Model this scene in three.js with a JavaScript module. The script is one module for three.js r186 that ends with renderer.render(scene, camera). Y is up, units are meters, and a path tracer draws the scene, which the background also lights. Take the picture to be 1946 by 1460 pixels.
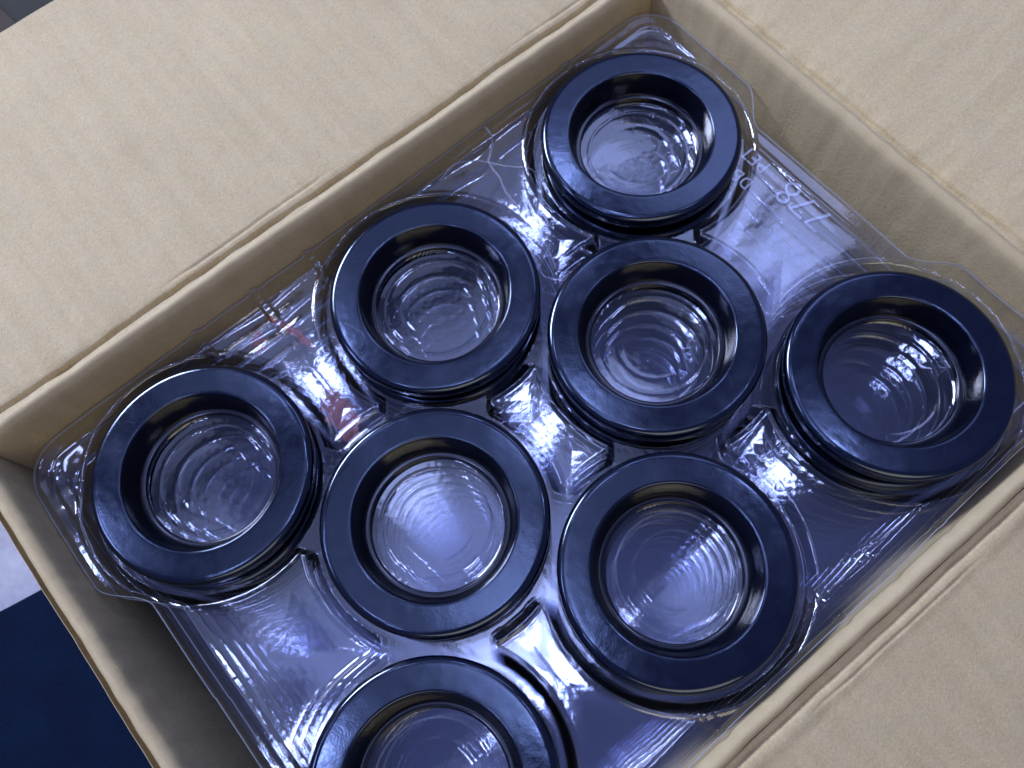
import * as THREE from 'three';
import { RectAreaLightUniformsLib } from 'three/addons/lights/RectAreaLightUniformsLib.js';
import { ImprovedNoise } from 'three/addons/math/ImprovedNoise.js';
import { FontLoader } from 'three/addons/loaders/FontLoader.js';
import { TextGeometry } from 'three/addons/geometries/TextGeometry.js';

// ------------------------------------------------------------------ camera, light, exposure
// Lengths below are written in box units: one unit is the spacing of the rings along a row (U metres).
const U = 0.095;
const scene = new THREE.Scene();
const camera = new THREE.PerspectiveCamera(48.6, 1024 / 768, 0.01, 30);
const EYE = [0.463, 2.727, 1.283];
camera.position.set(EYE[0] * U, EYE[1] * U, EYE[2] * U);
camera.up.set(0.6166, 0.3359, -0.7120);
camera.lookAt((EYE[0] + 0.1814) * U, (EYE[1] - 0.9407) * U, (EYE[2] - 0.2866) * U);
camera.focus = 0.262; camera.userData.fStop = 18;
scene.background = new THREE.Color().setRGB(0.105, 0.135, 0.36);       // dim indoor surroundings
const renderer = new THREE.WebGLRenderer({ antialias: true });
renderer.setSize(1024, 768);
renderer.toneMapping = THREE.LinearToneMapping;
renderer.toneMappingExposure = 1.0;
renderer.shadowMap.enabled = true;
RectAreaLightUniformsLib.init();
const COOL = [0.48, 0.60, 1.25], WARM = [1.0, 0.92, 0.74], BLUE = [0.74, 0.84, 1.25];
// [label, x, y, z (metres from the leftmost ring), width, depth, radiance, colour]
const LAMPS = [
  ['large warm ceiling panel beyond the lower left wall of the box', -0.75, 1.6, 1.85, 1.7, 1.7, 1.8, WARM],
  ['wide cool ceiling lamp straight above the box', 0.06, 1.62, -0.06, 0.24, 0.26, 4.0, COOL],
  ['dim broad cool ceiling panel above the small lamps', 0.07, 1.90, -0.27, 1.05, 0.75, 0.75, COOL],
  ['small square cool lamp standing high beyond the left corner of the box', -0.75, 1.0, -0.56, 0.26, 0.26, 11, COOL],
  ['dim long cool ceiling panel beyond the upper left flap', 0.63, 1.90, -1.09, 1.9, 0.45, 0.7, COOL],
  ['broad cool ceiling panel beyond the right wall of the box', 1.25, 1.6, -0.5, 0.7, 0.5, 2.2, COOL],
  ['square cool white lamp standing high beyond the upper left flap', -0.20, 1.0, -1.40, 0.6, 0.6, 56, BLUE],
  ['small bright cool ceiling lamp at the left of the far row', -0.68, 1.8, -0.85, 0.13, 0.05, 48, COOL],
  ['small bright cool ceiling lamp at the middle of the far row', 0.07, 1.8, -0.85, 0.13, 0.05, 48, COOL],
  ['small bright cool ceiling lamp at the right of the far row', 0.83, 1.8, -0.85, 0.13, 0.05, 48, COOL],
  ['small bright cool ceiling lamp at the left of the middle row', -0.46, 1.8, -0.17, 0.13, 0.05, 48, COOL],
  ['small bright cool ceiling lamp at the right of the middle row', 0.45, 1.8, -0.37, 0.13, 0.05, 48, COOL],
  ['small bright cool ceiling lamp at the left of the near row', -0.68, 1.8, 0.1, 0.13, 0.05, 48, COOL],
  ['small bright cool ceiling lamp at the middle of the near row', 0.07, 1.8, 0.1, 0.13, 0.05, 48, COOL],
  ['small bright cool ceiling lamp at the right of the near row', 0.83, 1.8, 0.1, 0.13, 0.05, 48, COOL],
];

// ------------------------------------------------------------------ helpers
let seed = 7;
const rnd = () => { seed = (seed * 1664525 + 1013904223) >>> 0; return seed / 4294967296; };
const per = new ImprovedNoise();
const nz = (x, y, z) => per.noise(x, y, z);
const clamp = (x, a, b) => Math.min(b, Math.max(a, x));
const sm = (a, b, x) => { const t = clamp((x - a) / (b - a), 0, 1); return t * t * (3 - 2 * t); };
const used = {};
const numbered = n => { used[n] = (used[n] || 0) + 1; return used[n] === 1 ? n : `${n}_${String(used[n] - 1).padStart(3, '0')}`; };
function tag(o, label, category, group, kind) {
  o.userData = {}; if (label) o.userData.label = label; if (category) o.userData.category = category;
  if (group) o.userData.group = group; if (kind) o.userData.kind = kind;
  return o;
}
function thing(name, pos = [0, 0, 0]) { const g = new THREE.Group(); g.name = numbered(name); g.position.set(pos[0] * U, pos[1] * U, pos[2] * U); scene.add(g); return g; }
function part(name, geo, mat, parent) {
  const m = new THREE.Mesh(geo, mat); m.name = parent === scene ? numbered(name) : name;
  m.castShadow = m.receiveShadow = true; parent.add(m); return m;
}
// a closed slab of the given thickness along the surface f(u, v) -> [x, y, z], u and v in 0..1; uv in metres along the surface
function slab(f, nu, nv, th, lu, lv, vq = v => v) {
  const pos = [], uv = [], idx = [], e = 1e-3;
  const P = (u, v) => new THREE.Vector3(...f(u, v));
  for (const side of [0, 1]) for (let j = 0; j <= nv; j++) for (let i = 0; i <= nu; i++) {
    const u = i / nu, v = j / nv, p = P(u, v);
    const a = P(Math.min(1, u + e), v).sub(P(Math.max(0, u - e), v)), b = P(u, Math.min(1, v + e)).sub(P(u, Math.max(0, v - e)));
    const n = a.cross(b).normalize();
    if (side) p.addScaledVector(n, -th);
    pos.push(p.x * U, p.y * U, p.z * U); uv.push(u * lu * U, vq(v) * lv * U);
  }
  const N = (nu + 1) * (nv + 1), at = (i, j, s) => s * N + j * (nu + 1) + i;
  for (let j = 0; j < nv; j++) for (let i = 0; i < nu; i++) {
    idx.push(at(i, j, 0), at(i + 1, j, 0), at(i, j + 1, 0), at(i + 1, j, 0), at(i + 1, j + 1, 0), at(i, j + 1, 0));
    idx.push(at(i, j, 1), at(i, j + 1, 1), at(i + 1, j, 1), at(i + 1, j, 1), at(i, j + 1, 1), at(i + 1, j + 1, 1));
  }
  const rim = (a, b) => {                                            // own vertices, so the edge stays crisp
    const k = pos.length / 3;
    for (const q of [a[0], b[0], a[1], b[1]]) { pos.push(pos[q * 3], pos[q * 3 + 1], pos[q * 3 + 2]); uv.push(uv[q * 2], uv[q * 2 + 1]); }
    idx.push(k, k + 2, k + 1, k + 1, k + 2, k + 3);
  };
  for (let i = 0; i < nu; i++) { rim([at(i, 0, 0), at(i, 0, 1)], [at(i + 1, 0, 0), at(i + 1, 0, 1)]); rim([at(i + 1, nv, 0), at(i + 1, nv, 1)], [at(i, nv, 0), at(i, nv, 1)]); }
  for (let j = 0; j < nv; j++) { rim([at(0, j + 1, 0), at(0, j + 1, 1)], [at(0, j, 0), at(0, j, 1)]); rim([at(nu, j, 0), at(nu, j, 1)], [at(nu, j + 1, 0), at(nu, j + 1, 1)]); }
  const g = new THREE.BufferGeometry();
  g.setAttribute('position', new THREE.Float32BufferAttribute(pos, 3)); g.setAttribute('uv', new THREE.Float32BufferAttribute(uv, 2));
  g.setIndex(idx); g.computeVertexNormals(); return g;
}

// ------------------------------------------------------------------ textures
function dataTex(n, f, srgb, tile) {                                 // f(i, j) -> [r, g, b] 0..255 ; tile = metres across
  const d = srgb === 'float' ? new Float32Array(n * n * 4) : new Uint8Array(n * n * 4);
  for (let j = 0; j < n; j++) for (let i = 0; i < n; i++) { const c = f(i, j), k = (j * n + i) * 4; if (srgb === 'float') { d[k] = d[k + 1] = d[k + 2] = c[0] / 255; d[k + 3] = 1; } else { d[k] = clamp(c[0], 0, 255); d[k + 1] = clamp(c[1], 0, 255); d[k + 2] = clamp(c[2], 0, 255); d[k + 3] = 255; } }
  const t = new THREE.DataTexture(d, n, n, THREE.RGBAFormat, srgb === 'float' ? THREE.FloatType : THREE.UnsignedByteType); t.wrapS = t.wrapT = THREE.RepeatWrapping; t.magFilter = THREE.LinearFilter; t.minFilter = THREE.LinearMipmapLinearFilter; t.generateMipmaps = true;
  if (srgb === true) t.colorSpace = THREE.SRGBColorSpace;
  t.repeat.set(1 / tile, 1 / tile); t.needsUpdate = true; return t;
}
const NT = 1024;
// tileable value noise
function tileNoise(cells, cellsY, s) {
  const r = new Float32Array(cells * cellsY); let q = s;
  for (let i = 0; i < r.length; i++) { q = (q * 1664525 + 1013904223) >>> 0; r[i] = q / 4294967296; }
  return (x, y) => {                                                 // x, y in 0..1
    const fx = x * cells, fy = y * cellsY, i = Math.floor(fx), j = Math.floor(fy), a = fx - i, b = fy - j, u = a * a * (3 - 2 * a), v = b * b * (3 - 2 * b);
    const R = (p, t) => r[((t + cellsY) % cellsY) * cells + ((p + cells) % cells)];
    return (R(i, j) * (1 - u) + R(i + 1, j) * u) * (1 - v) + (R(i, j + 1) * (1 - u) + R(i + 1, j + 1) * u) * v;
  };
}
// paper fibres scattered over a tile
const fib = new Float32Array(NT * NT);
for (let k = 0; k < 9000; k++) {
  let x = rnd() * NT, y = rnd() * NT, a = rnd() * 6.283; const L = 5 + rnd() * 18, s = (rnd() < 0.45 ? -1 : 0.8) * (0.3 + rnd() * 0.7);
  for (let t = 0; t < L; t++) { fib[((y | 0) & 1023) * NT + ((x | 0) & 1023)] += s; x += Math.cos(a); y += Math.sin(a); a += (rnd() - 0.5) * 0.4; }
}
const n1 = tileNoise(6, 6, 11), n2 = tileNoise(28, 28, 5), n3 = tileNoise(150, 150, 9), n4 = tileNoise(420, 420, 3), str = tileNoise(40, 3, 21), str2 = tileNoise(110, 5, 29);
const cardColor = dataTex(NT, (i, j) => {
  const x = i / NT, y = j / NT;
  const m = (n1(x, y) - 0.5) * 4 + (n2(x, y) - 0.5) * 3 + (n3(x, y) - 0.5) * 6 + (n4(x, y) - 0.5) * 19 + clamp(fib[j * NT + i], -2, 2) * 9 + (str(x, y) - 0.5) * 7;
  const w = (n2(y, x) - 0.5) * 3;
  return [186 + m + w, 166 + m, 121 + m * 0.95 - w];
}, true, 0.11);
const cardBump = dataTex(NT, (i, j) => {
  const x = i / NT, y = j / NT;
  const v = 128 + 11 * Math.sin(x * 2 * Math.PI * 18) + (str2(x, y) - 0.5) * 26 + (n3(x, y) - 0.5) * 34 + (n4(x, y) - 0.5) * 40 + clamp(fib[j * NT + i], -2, 2) * 9 + (n2(x, y) - 0.5) * 14;
  return [v, v, v];
}, false, 0.11);
const peelBump = dataTex(512, (i, j) => { const x = i / 512, y = j / 512; const v = 128 + (n2(x, y) - 0.5) * 110 + (n3(x, y) - 0.5) * 26 + (n1(x, y) - 0.5) * 60; return [v, v, v]; }, 'float', 0.045);
// faint wear on the moulded black plastic
const scr = new Float32Array(NT * NT);
for (let k = 0; k < 150; k++) {
  let x = rnd() * NT, y = rnd() * NT, a = rnd() * 6.283; const L = 8 + rnd() * 50, s = 0.2 + rnd() * 0.6;
  for (let t = 0; t < L; t++) { scr[((y | 0) & 1023) * NT + ((x | 0) & 1023)] = s; x += Math.cos(a); y += Math.sin(a); a += (rnd() - 0.5) * 0.05; }
}
for (let k = 0; k < 260; k++) scr[(rnd() * NT * NT) | 0] = 1;
const blackRough = dataTex(NT, (i, j) => { const x = i / NT, y = j / NT; const v = 38 + (n1(x, y) - 0.5) * 22 + (n2(x, y) - 0.5) * 14 + (n3(x, y) - 0.5) * 8 + scr[j * NT + i] * 60; return [v, v, v]; }, false, 0.09);
const blackColor = dataTex(NT, (i, j) => { const x = i / NT, y = j / NT; const v = (n2(x, y) - 0.5) * 5 + (n1(x, y) - 0.5) * 5 + scr[j * NT + i] * 26; return [2 + v * 0.6, 4 + v * 0.6, 15 + v * 0.8]; }, true, 0.09);
const blackBump = dataTex(512, (i, j) => { const x = i / 512, y = j / 512; const v = 128 + (n2(x, y) - 0.5) * 90 + (n3(x, y) - 0.5) * 30 + (n1(x, y) - 0.5) * 60; return [v, v, v]; }, 'float', 0.06);
const clothColor = dataTex(512, (i, j) => { const x = i / 512, y = j / 512; const v = (n4(x, y) - 0.5) * 16 + (n3(x, y) - 0.5) * 10 + (n1(x, y) - 0.5) * 8; return [v * 0.2, 17 + v * 0.7, 40 + v * 0.9]; }, true, 0.06);
const floorColor = dataTex(512, (i, j) => { const x = i / 512, y = j / 512; const v = (n3(x, y) - 0.5) * 14 + (n1(x, y) - 0.5) * 12 + (n2(x, y) - 0.5) * 12; return [146 + v, 144 + v, 148 + v]; }, true, 0.3);
const clothBump = dataTex(512, (i, j) => { const x = i / 512, y = j / 512; const v = 128 + (n4(x, y) - 0.5) * 160 + (n3(x, y) - 0.5) * 60; return [v, v, v]; }, false, 0.06);

// ------------------------------------------------------------------ materials
const M = {
  card: new THREE.MeshStandardMaterial({ map: cardColor, bumpMap: cardBump, bumpScale: 0.0003, roughness: 0.86 }),
  clear: new THREE.MeshPhysicalMaterial({ color: new THREE.Color().setRGB(0.90, 0.91, 0.95), transmission: 1, thickness: 0, roughness: 0.07, ior: 1.88, bumpMap: peelBump, bumpScale: 0.00004, side: THREE.DoubleSide }),
  edge: new THREE.MeshPhysicalMaterial({ color: new THREE.Color().setRGB(0.75, 0.78, 0.85), transmission: 0.7, thickness: 0, roughness: 0.35, ior: 1.6, side: THREE.DoubleSide }),
  black: new THREE.MeshPhysicalMaterial({ map: blackColor, roughness: 1, roughnessMap: blackRough, bumpMap: blackBump, bumpScale: 0.00004, ior: 1.72, specularColor: new THREE.Color().setRGB(0.68, 0.80, 1.0) }),
  gloss: new THREE.MeshPhysicalMaterial({ map: blackColor, roughness: 0.17, ior: 1.6 }),
  floor: new THREE.MeshStandardMaterial({ map: floorColor, roughness: 0.6 }),
  cloth: new THREE.MeshPhysicalMaterial({ specularIntensity: 0.3, map: clothColor, bumpMap: clothBump, bumpScale: 0.0006, roughness: 0.95 }),
  dark: new THREE.MeshStandardMaterial({ color: new THREE.Color().setRGB(0.022, 0.021, 0.013), bumpMap: clothBump, bumpScale: 0.0006, roughness: 0.95 }),
  brown: new THREE.MeshStandardMaterial({ color: new THREE.Color().setRGB(0.03, 0.017, 0.006), roughness: 0.9 }),
  red: new THREE.MeshStandardMaterial({ color: new THREE.Color().setRGB(0.55, 0.10, 0.03), roughness: 0.6 }),
  pink: new THREE.MeshStandardMaterial({ color: new THREE.Color().setRGB(0.26, 0.06, 0.045), roughness: 0.7 }),
  housing: new THREE.MeshStandardMaterial({ color: 0xe8e8e8, roughness: 0.6 }),
};

// ------------------------------------------------------------------ lamps of the room, overhead
for (const [label, x, y, z, w, d, power, rgb] of LAMPS) {
  const t = thing('ceiling_lamp'); t.position.set(x, y, z); tag(t, label, 'ceiling lamp');
  const h = part('housing', new THREE.BoxGeometry(w + 0.03, 0.04, d + 0.03), M.housing, t); h.position.y = 0.024;
  const k = power * 0.25;
  part('diffuser', new THREE.BoxGeometry(w, 0.006, d), new THREE.MeshStandardMaterial({ color: 0x111111, emissive: new THREE.Color().setRGB(...rgb), emissiveIntensity: Math.min(k, 4) }), t);
  const l = new THREE.RectAreaLight(new THREE.Color().setRGB(...rgb), power, w, d);
  l.position.set(0, -0.008, 0); t.add(l); l.lookAt(x, -10, z); l.rotation.set(-Math.PI / 2, 0, 0);
}

// ------------------------------------------------------------------ setting
const FLOOR = -1.1;
{
  const g = new THREE.BoxGeometry(4, 0.02, 4); const uv = g.attributes.uv; for (let i = 0; i < uv.count; i++) uv.setXY(i, uv.getX(i) * 4, uv.getY(i) * 4);
  const f = part('floor', g, M.floor, scene); f.position.y = FLOOR * U - 0.01; tag(f, 'pale grey floor under and beside the cardboard box', 'floor', null, 'structure');
}

// ------------------------------------------------------------------ cardboard box
const X0 = -0.502, X1 = 2.522, Z0 = -0.488, Z1 = 1.712, TOP = 0.098;
{
  const box = thing('cardboard_box'); tag(box, 'open brown cardboard box with its flaps folded out, holding trays of black rings', 'box');
  const TH = 0.042, BOT = -1.05;
  // cross-section of a wall: v 0..1 from the bottom up the inner face and over the rounded top; o is the distance outward
  const prof = (w) => [[0, BOT], [0, -0.6], [0.0, -0.25], [0.002, -0.06], [0.004, 0.02], [0.007, 0.055], [0.013, 0.078], [0.024, TOP - 0.006], [0.036, TOP], [0.049, TOP - 0.004], [0.056, TOP - 0.012]];
  const along = (pts, v) => {
    const c = new THREE.CatmullRomCurve3(pts.map(p => new THREE.Vector3(p[0], p[1], 0)), false, 'centripetal'); return c.getPoint(v);
  };
  const curve = new THREE.CatmullRomCurve3(prof().map(p => new THREE.Vector3(p[0], p[1], 0)), false, 'centripetal');
  const sides = [
    { a: [X0 + 0.004, Z0], d: [1, 0], n: [0, -1], len: X1 - X0 - 0.008, deg: 4, fl: 1.36, s: 1, twist: 0.05, top: u => 0.014 - 0.06 * u, lean: u => -0.010 * u },          // upper left
    { a: [X1, Z0 - 0.05], d: [0, 1], n: [1, 0], len: Z1 - Z0 + 0.1, deg: 14, fl: 1.12, s: 2, twist: 0, top: u => 0.005, lean: u => 0 },                 // right
    { a: [X1 - 0.004, Z1], d: [-1, 0], n: [0, 1], len: X1 - X0 - 0.008, deg: -11, fl: 1.1, s: 3, twist: 0, top: u => -0.13, lean: u => 0.033 * sm(0.65, 0, u) },              // lower right
    { a: [X0, Z1 + 0.05], d: [0, -1], n: [-1, 0], len: Z1 - Z0 + 0.1, deg: -78, fl: 0.98, s: 4, twist: 0, top: u => 0, lean: u => 0 },              // lower left, hanging
  ];
  for (const S of sides) {
    const P = (t, o, y) => [S.a[0] + S.d[0] * t * S.len + S.n[0] * o, y, S.a[1] + S.d[1] * t * S.len + S.n[1] * o];
    const wob = (t) => 0.007 * nz(t * 2.3, S.s * 7.7, 0) + 0.003 * nz(t * 7, S.s * 3.1, 2) + 0.0025 * nz(t * 26, S.s, 5);
    const wall = (u, v) => {
      const q = curve.getPoint(v), k = sm(-0.5, 0.1, q.y);
      const ends = 0.02 * (sm(0.05, 0, u) + sm(0.95, 1, u)) * sm(-0.1, 0.1, q.y);
      return P(u, q.x + S.lean(u) + wob(u) * k + 0.0022 * nz(u * 34, q.y * 5, S.s) * k, q.y + S.top(u) * sm(-0.6, 0.05, q.y) + 0.5 * wob(u + 9) * k - ends);
    };
    part('wall', slab(wall, 160, 60, TH, S.len, 1.3), M.card, box);
    const r0 = THREE.MathUtils.degToRad(S.deg);
    const flap = (u, v) => {
      const L = v * v * (S.fl + S.twist * (u - 0.3)), ang = r0, hang = S.deg < -40;
      // first a score groove, then a short bend up to the flap's own slope
      const dip = hang ? 0 : -(0.006 + 0.006 * nz(u * 15, 3, S.s)) * Math.exp(-(((L - 0.018) / 0.014) ** 2)) - (0.011 + 0.008 * nz(u * 22, 5, S.s)) * Math.exp(-(((L - 0.026 - 0.012 * nz(u * 6, 9, S.s)) / 0.0055) ** 2)) - 0.005 * Math.exp(-(((L - 0.062 - 0.014 * nz(u * 5, 2, S.s)) / 0.005) ** 2)) * sm(-0.1, 0.25, nz(u * 4, 7, S.s)) - 0.009 * Math.exp(-((L / 0.07) ** 2)) + 0.003 * Math.exp(-(((L - 0.055) / 0.025) ** 2));
      const tap = 0.006 + 0.012 * v * v, tap0 = tap;                    // the flap is cut a little narrower than its wall
      const b = sm(0, hang ? 0.05 : 0.10, L), bend = ang * b * 0.5 + ang * 0.5 * b;
      const o = 0.060 + (hang ? 0.012 + L * Math.cos(ang) + 0.0 : L * Math.cos(bend));
      const warp = 0.014 * nz(u * 2.2, L * 1.3, S.s * 5) * sm(0.02, 0.4, L) + 0.004 * nz(u * 9, L * 3, S.s * 2) * sm(0.02, 0.2, L) + ((hang ? 0 : 0.005) * nz(u * 40, L * 8, S.s)) * Math.exp(-(((L - 0.03) / 0.05) ** 2));
      const y = TOP - 0.014 + S.top(tap0 + u * (1 - 2 * tap0)) + L * Math.sin(bend) + dip + warp + 0.5 * wob(u + 9);
            return P(tap + u * (1 - 2 * tap), o + wob(u) + S.lean(u), y);
    };
    part('flap', slab(flap, 200, 130, TH, S.len, S.fl, v => v * v), M.card, box);
  }
  const b = part('bottom_panel', new THREE.BoxGeometry((X1 - X0 - 0.01) * U, 0.03 * U, (Z1 - Z0 - 0.01) * U), M.card, box);
  b.position.set((X0 + X1) / 2 * U, (BOT + 0.02) * U, (Z0 + Z1) / 2 * U);
}

// ------------------------------------------------------------------ clear trays
const HH = 0.6325, PITCH = 0.125, LAYERS = 8, LAND = -0.058;
// ring places in the tray and, for the top layer, how far each lies off its place and its tilt in degrees
const SPOTS = [
  { x: 0, z: 0, off: [0.002, 0.001], tilt: [0.5, 0.3], col: 'leftmost' },
  { x: 1, z: 0, off: [0.002, 0.004], tilt: [-0.6, 0.5], col: 'middle of the row by the upper left wall' },
  { x: 2, z: 0, off: [0.006, -0.003], tilt: [0.4, -1.0], col: 'topmost' },
  { x: 0.5, z: HH, off: [0.001, 0.007], tilt: [0.5, 0.2], col: '' },
  { x: 1.5, z: HH, off: [-0.0076, -0.001], tilt: [-0.5, -0.4], col: '' },
  { x: 0, z: 2 * HH, off: [0.002, 0.002], tilt: [0.7, 0.4], col: '' },
  { x: 1, z: 2 * HH, off: [-0.010, -0.003], tilt: [0.3, -0.6], col: '' },
  { x: 2, z: 2 * HH, off: [0.007, 0.001], tilt: [-0.6, -0.3], col: '' },
];
const NEXT = [[0, 3], [1, 3], [1, 4], [2, 4], [3, 5], [3, 6], [4, 6], [4, 7]];
// signed distance inside the outline of the tray (positive inside)
const EZ0 = -0.472, EZ1 = 1.708, CX = 1.01, CZ = 0.6175;
function outline(x, z) {
  const dz = Math.abs(z - CZ), hz = 1.09;
  const hx = 1.385 + 0.118 * sm(0.365, 0.545, dz) + 0.004 * nz(z * 2, 3, x > CX ? 1 : 5);     // waist, then corner lobes
  const ax = Math.abs(x - CX) - (hx - 0.15), az = dz - (hz - 0.15);
  const bulge = 0.006 * nz(x * 1.7, 1, z > CZ ? 2 : 8);
  return 0.15 + bulge - (Math.hypot(Math.max(ax, 0), Math.max(az, 0)) + Math.min(Math.max(ax, az), 0));
}
const NOTCH = [[1.28, 1], [1.5, 1], [1.74, 1], [0.76, 1], [0.26, -1], [0.515, -1], [0.76, -1], [2.04, -1]];
function height(x, z) {
  let y = LAND + 0.0016 * nz(x * 3.1, z * 3.1, 1.5) + 0.0006 * nz(x * 7, z * 7, 4.2);
  const e = outline(x, z);
  // raised puffy corner pads
  for (const [cx, cz] of [[-0.36, -0.34], [2.39, -0.34], [-0.36, 1.575], [2.39, 1.575]]) { const d = Math.hypot(x - cx, z - cz); y += (0.0010 * nz(x * 22, z * 22, 8) + (cx < 0 ? 0.15 : 0.02) * (x - cx - 0.1)) * sm(0.22, 0.0, d); }
  // edge bead turned down, and small snipped ribs across it
  y -= 0.016 * sm(0.022, 0.0, e) * (1 + 0.25 * nz(x * 9, z * 9, 3));
  y += 0.003 * Math.exp(-(((e - 0.075) / 0.012) ** 2));
  for (const [nx, s] of NOTCH) { const w = Math.abs(x - nx - 0.004 * s), on = s > 0 ? sm(1.60, 1.64, z) : sm(-0.30, -0.34, z); y += (0.016 * sm(0.020, 0.011, w)) * on; }
  // a ladder of stiffening grooves by the upper left edge, between the first two rings
  if (z < 0 && x > 0.2 && x < 0.8) for (const lz of [-0.40, -0.33, -0.26]) y += 0.005 * Math.exp(-(((z - lz) / 0.007) ** 2)) * sm(0.22, 0.25, x) * sm(0.60, 0.56, x);
  // shallow sloping hollow in the three-cornered lands
  let near = 9; let pit = 0; let floorY = null;
  for (const s of SPOTS) {
    const r = Math.hypot(x - s.x, z - s.z); near = Math.min(near, r);
  }
  y -= 0.005 * sm(0.46, 0.62, near) * sm(0.05, 0.12, e);
  const bottom = -0.094, open = sm(0.434, 0.405, near);
  let down = open;
  for (const [a, b] of NEXT) {
    const A = SPOTS[a], B = SPOTS[b], L = Math.hypot(B.x - A.x, B.z - A.z), ux = (B.x - A.x) / L, uz = (B.z - A.z) / L;
    const t = (x - A.x) * ux + (z - A.z) * uz - L / 2, w = Math.abs(-(x - A.x) * uz + (z - A.z) * ux);
    down = 1 - (1 - down) * (1 - sm(0.198, 0.176, w) * sm(0.22, 0.19, Math.abs(t)));
  }
  y += down * (bottom - y);
  y += 0.0042 * Math.exp(-(((near - 0.441) / 0.0065) ** 2)) * (1 - down);           // raised lip round each pocket
  // hub well and dished floor under each ring
  if (near < 0.33) {
    y += sm(0.329, 0.303, near) * (-0.117 - y);
    const d = sm(0.236, 0.226, near);
    let dish = -0.138 + 0.27 * near * near;
    dish += 0.0010 * Math.exp(-(((near - 0.19) / 0.006) ** 2)) + 0.0005 * Math.exp(-(((near - 0.13) / 0.008) ** 2)) + 0.0004 * nz(x * 14, z * 14, 6);
    y += d * (dish - y);
  }
  return y;
}
function trayGeometry(step) {
  const x0 = -0.54, x1 = 2.56, z0 = -0.52, z1 = 1.76, nx = Math.round((x1 - x0) / step), nzz = Math.round((z1 - z0) / step);
  const pos = [], nor = [], uv = [], idx = [], ribbon = [], e = 0.003, vid = new Int32Array((nx + 1) * (nzz + 1)).fill(-1), E = new Float32Array((nx + 1) * (nzz + 1));
  const X = i => x0 + i * step, Z = j => z0 + j * step;
  for (let j = 0; j <= nzz; j++) for (let i = 0; i <= nx; i++) E[j * (nx + 1) + i] = outline(X(i), Z(j));
  const add = (x, z) => {
    const y = height(x, z), gx = (height(x + e, z) - height(x - e, z)) / (2 * e), gz = (height(x, z + e) - height(x, z - e)) / (2 * e), l = Math.hypot(gx, 1, gz);
    pos.push(x * U, y * U, z * U); nor.push(-gx / l, 1 / l, -gz / l); uv.push(x * U, z * U); return pos.length / 3 - 1;
  };
  const V = k => vid[k] >= 0 ? vid[k] : (vid[k] = add(X(k % (nx + 1)), Z(Math.floor(k / (nx + 1)))));
  const cut = new Map();
  const C = (a, b) => { const key = a < b ? a * 1e7 + b : b * 1e7 + a; if (!cut.has(key)) { const t = E[a] / (E[a] - E[b]); cut.set(key, add(X(a % (nx + 1)) + t * (X(b % (nx + 1)) - X(a % (nx + 1))), Z(Math.floor(a / (nx + 1))) + t * (Z(Math.floor(b / (nx + 1))) - Z(Math.floor(a / (nx + 1)))))); } return cut.get(key); };
  const tri = (a, b, c) => {
    const ks = [a, b, c], out = [];
    const cuts = [];
    for (let i = 0; i < 3; i++) { const p = ks[i], q = ks[(i + 1) % 3]; if (E[p] >= 0) out.push(V(p)); if ((E[p] >= 0) !== (E[q] >= 0)) { const c = C(p, q); out.push(c); cuts.push(c); } }
    if (cuts.length === 2) ribbon.push(cuts);
    for (let i = 2; i < out.length; i++) idx.push(out[0], out[i - 1], out[i]);
  };
  for (let j = 0; j < nzz; j++) for (let i = 0; i < nx; i++) { const a = j * (nx + 1) + i, b = a + 1, c = a + nx + 1, d = c + 1; tri(a, c, b); tri(b, c, d); }
  const g = new THREE.BufferGeometry();
  g.setAttribute('position', new THREE.Float32BufferAttribute(pos, 3)); g.setAttribute('normal', new THREE.Float32BufferAttribute(nor, 3)); g.setAttribute('uv', new THREE.Float32BufferAttribute(uv, 2)); g.setIndex(idx);
  // the cut edge of the sheet, a narrow upright band with rounded section
  const rp = [], ri = [];
  for (const [a, b] of ribbon) {
    const k = rp.length / 3;
    for (const q of [a, b]) for (const [o, h] of [[0, 0.004], [0.0030, 0.001], [0.0030, -0.003], [0, -0.006]]) {
      const x = pos[q * 3] / U, z = pos[q * 3 + 2] / U, gx = (outline(x + e, z) - outline(x - e, z)), gz = (outline(x, z + e) - outline(x, z - e)), l = Math.hypot(gx, gz) || 1;
      rp.push((x - gx / l * o) * U, pos[q * 3 + 1] + h * U, (z - gz / l * o) * U);
    }
    for (let i = 0; i < 3; i++) ri.push(k + i, k + i + 1, k + 4 + i, k + 4 + i, k + i + 1, k + 5 + i);
  }
  const rim = new THREE.BufferGeometry(); rim.setAttribute('position', new THREE.Float32BufferAttribute(rp, 3)); rim.setIndex(ri); rim.computeVertexNormals();
  return [g, rim];
}
const ORD = ['topmost', 'second', 'third', 'fourth', 'fifth', 'sixth', 'seventh', 'lowest'];
const trayTop = thing('plastic_tray');
{
  const [sheet, rim] = trayGeometry(0.0065);
  part('tray_sheet', sheet, M.clear, trayTop); part('tray_rim', rim, M.edge, trayTop);
}
const trays = [trayTop];
for (let k = 1; k < LAYERS; k++) { const t = trayTop.clone(); t.name = numbered('plastic_tray'); t.position.set((rnd() - 0.5) * 0.008 * U, -k * PITCH * U, (rnd() - 0.5) * 0.008 * U); scene.add(t); trays.push(t); }
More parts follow.
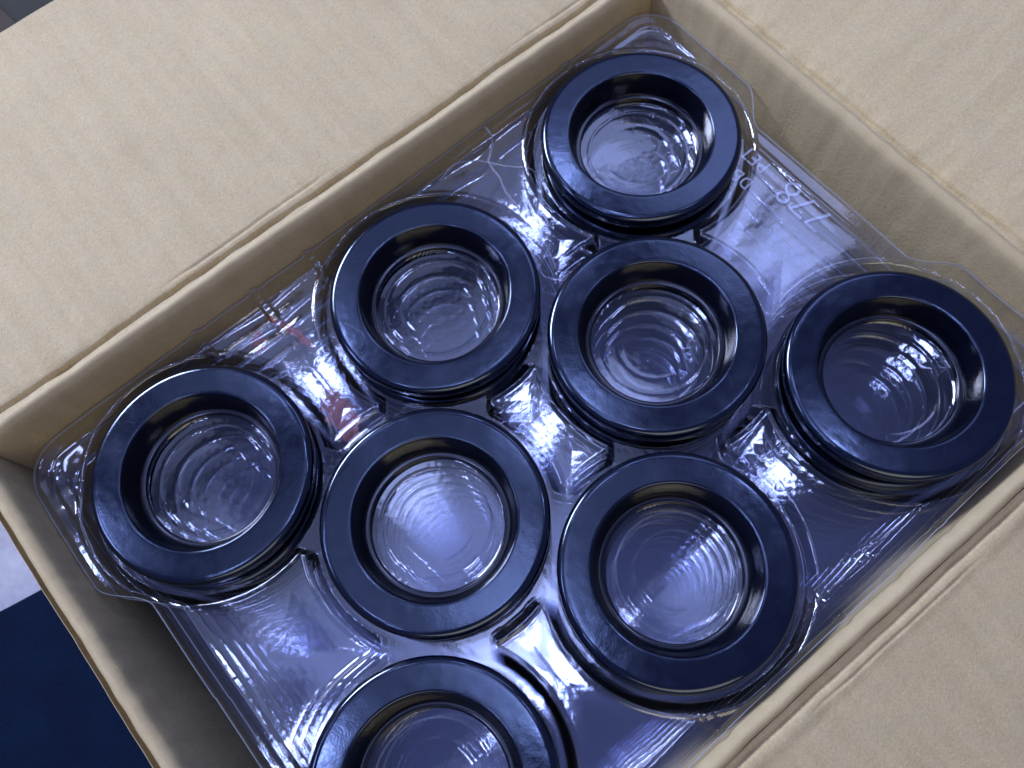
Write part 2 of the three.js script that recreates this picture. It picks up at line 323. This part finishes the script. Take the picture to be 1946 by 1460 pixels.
{
  // whitened stress creases where the sheet was bent, between the second and the topmost ring
  for (const line of [[[1.605, -0.449], [1.594, -0.396], [1.542, -0.346], [1.513, -0.321]], [[1.513, -0.321], [1.481, -0.359], [1.412, -0.395], [1.322, -0.381]], [[1.513, -0.321], [1.501, -0.246], [1.478, -0.168], [1.471, -0.076]], [[1.513, -0.321], [1.554, -0.259], [1.635, -0.171]]]) {
    const base = new THREE.CatmullRomCurve3(line.map(([x, z]) => new THREE.Vector3(x, 0, z))), pts = [];
    for (let i = 0; i <= 44; i++) { const p = base.getPoint(i / 44), j = 0.0045 * (i % 2 ? 1 : -1) * (0.4 + rnd()); pts.push(new THREE.Vector3((p.x + j) * U, (height(p.x + j, p.z + j * 0.6) + 0.0006) * U, (p.z + j * 0.6) * U)); }
    part('stress_crease', new THREE.TubeGeometry(new THREE.CatmullRomCurve3(pts), 132, 0.0016 * U, 4), M.edge, trayTop);
  }
  // lettering embossed in the sheet
  const font = await new FontLoader().loadAsync('fonts/droid/droid_sans_regular.typeface.json');
  const emboss = (text, size, x, z, turn) => {
    const g = new TextGeometry(text, { font, size: size * U, depth: 0.0016 * U, curveSegments: 5, bevelEnabled: true, bevelThickness: 0.002 * U, bevelSize: 0.002 * U, bevelSegments: 2 });
    g.rotateX(-Math.PI / 2); g.rotateY(turn); const m = part('embossed_lettering', g, M.clear, trayTop);
    m.position.set(x * U, (height(x, z) + 0.0002) * U, z * U); return m;
  };
  emboss('778', 0.10, 2.31, 0.72, Math.PI / 2); emboss('PET', 0.055, 2.30, 0.41, Math.PI / 2); emboss('DBE', 0.05, 2.20, 0.42, Math.PI / 2);
}
trays.forEach((t, k) => tag(t, k ? `clear plastic tray, ${ORD[k]} ${k < LAYERS - 1 ? 'from the top ' : ''}in the stack inside the cardboard box` : 'topmost clear moulded plastic tray with embossed lettering, holding eight black rings', 'tray', 'stacked clear trays'));

// ------------------------------------------------------------------ black flanged rings
const lathe = (pts, seg) => {
  const c = []; for (const p of pts) c.push(new THREE.Vector2(p[0] * U, p[1] * U));
  const g = new THREE.LatheGeometry(c, seg); const p = g.attributes.position, uv = g.attributes.uv;
  for (let i = 0; i < p.count; i++) uv.setXY(i, p.getX(i) + p.getY(i) * 0.7, p.getZ(i) + p.getY(i) * 0.7);
  return g;
};
const arc = (cx, cy, r, a0, a1, n, ry = r) => { const o = []; for (let i = 0; i <= n; i++) { const a = (a0 + (a1 - a0) * i / n) * Math.PI / 180; o.push([cx + r * Math.cos(a), cy + ry * Math.sin(a)]); } return o; };
// outward-facing profile runs from below, round the outside, over the top and to the bore
const flangeGeo = lathe([[0.305, -0.072], [0.345, -0.070], ...arc(0.354, -0.044, 0.025, -90, 0, 5, 0.024), ...arc(0.3555, -0.022, 0.0235, 0, 84, 10, 0.0216), [0.3548, -0.0002], [0.352, 0], [0.340, 0], [0.315, 0], [0.290, 0], [0.280, 0], [0.2775, -0.0002], ...arc(0.2765, -0.009, 0.0085, 84, 170, 8)], 180);
const hubGeo = lathe([[0.2681, -0.0075], [0.2670, -0.018], [0.2652, -0.028], [0.2615, -0.050], [0.254, -0.074], [0.2465, -0.096], ...arc(0.240, -0.1005, 0.006, 20, 80, 3), [0.229, -0.0955], [0.2255, -0.0985], [0.2245, -0.110], [0.228, -0.1145], [0.295, -0.1145], [0.300, -0.110], [0.306, -0.0715]], 160);
const ringProto = new THREE.Group();
part('flange', flangeGeo, M.black, ringProto); part('hub', hubGeo, M.gloss, ringProto);
const LABELS = [
  'glossy black flanged ring at the left corner of the tray',
  'glossy black flanged ring between the leftmost and the topmost ring along the upper left wall',
  'glossy black flanged ring at the top corner of the tray, farthest from the viewer',
  'black flanged ring with bright sheen on its lower rim, left of the two centre rings',
  'black flanged ring just below the topmost one, right of the two centre rings',
  'black flanged ring cut off by the bottom edge of the picture',
  'large black flanged ring nearest the lower right flap, with curved lines inside its bore',
  'black flanged ring at the far right corner of the tray beside the embossed numbers',
];
SPOTS.forEach((s, i) => {
  for (let k = 0; k < LAYERS; k++) {
    const r = ringProto.clone(); r.name = numbered('flanged_ring'); scene.add(r);
    const o = k ? [(rnd() - 0.5) * 0.016, (rnd() - 0.5) * 0.016] : s.off, tl = k ? [rnd() - 0.5, rnd() - 0.5] : s.tilt;
    r.position.set((s.x + o[0]) * U, (-k * PITCH + 0.0008) * U, (s.z + o[1]) * U);
    r.rotation.set(THREE.MathUtils.degToRad(tl[0]), (i * 1.9 + k * 2.3) % 6.28, THREE.MathUtils.degToRad(tl[1]), 'YXZ');
    if (k) tag(r, `black ring in the lower trays, under the ${['leftmost', 'second upper left', 'topmost', 'left centre', 'right centre', 'bottom cut-off', 'lower right', 'far right'][i]} ring`, 'ring', `rings stacked under place ${i + 1} of the tray`);
    else tag(r, LABELS[i], 'ring', 'black rings in the top tray');
  }
});

// ------------------------------------------------------------------ small things
{
  // crumpled red scraps caught between the trays
  const scrap = (x, y, z, w, l, turn, mat, label) => {
    const c = Math.cos(turn), sn = Math.sin(turn);
    const g = slab((u, v) => {
      const k = Math.sqrt(Math.max(0.004, 1 - (2 * v - 1) ** 2)), e = 0.5 + 0.9 * nz(v * 6 + x * 9, u < 0.5 ? 1 : 7, 2) + 0.4 * nz(v * 17, u < 0.5 ? 3 : 9, x);
      const a = (u - 0.5) * w * k * Math.max(0.15, 0.5 + e), b = (v - 0.5) * l;
      return [x + a * c - b * sn + 0.02 * nz(v * 3, x * 5, 1), y + 0.010 * nz(u * 4, v * 7, x), z + a * sn + b * c];
    }, 10, 48, 0.003, w, l);
    tag(part('plastic_scrap', g, mat, scene), label, 'scrap');
  };
  scrap(0.408, -0.215, -0.372, 0.045, 0.10, 0.5, M.red, 'small bright red scrap under the clear tray, nearest the upper left box wall');
  scrap(0.53, -0.225, -0.33, 0.03, 0.24, -0.25, M.red, 'thin red streak of scrap under the clear tray beside the ladder of ribs');
  scrap(0.475, -0.25, 0.05, 0.10, 0.24, 0.15, M.pink, 'faded wide red scrap under the clear tray between leftmost and left centre rings');
}
{
  // navy carpet on the floor beyond the lower left wall; dark things beyond the upper left flap
  const carpet = part('navy_carpet', slab((u, v) => [-3.4 + u * 2.75, FLOOR + 0.06 + 0.004 * nz(u * 20, v * 20, 1), -0.465 + 0.2 * (-3.4 + u * 2.75 + 0.985) + v * 4], 40, 40, 0.05, 2.75, 4), M.cloth, scene);
  tag(carpet, 'dark navy blue carpet on the pale floor beside the box', 'carpet');
  const d = part('dark_mat', slab((u, v) => [-1.2 + u * 5, FLOOR + 0.06, -5.5 + v * 3.4], 4, 4, 0.05, 5, 3.4), M.dark, scene); tag(d, 'dark grey mat on the floor beyond the upper left flap', 'mat');
  const bb = part('brown_board', slab((u, v) => [-0.9 + u * (1.28 + 0.1 * v), FLOOR + 0.11, -3.9 + v * 0.9], 4, 4, 0.045, 1.3, 0.9), M.brown, scene); tag(bb, 'dark brown board lying on the dark grey mat at the top left corner', 'board');
}
renderer.render(scene, camera);
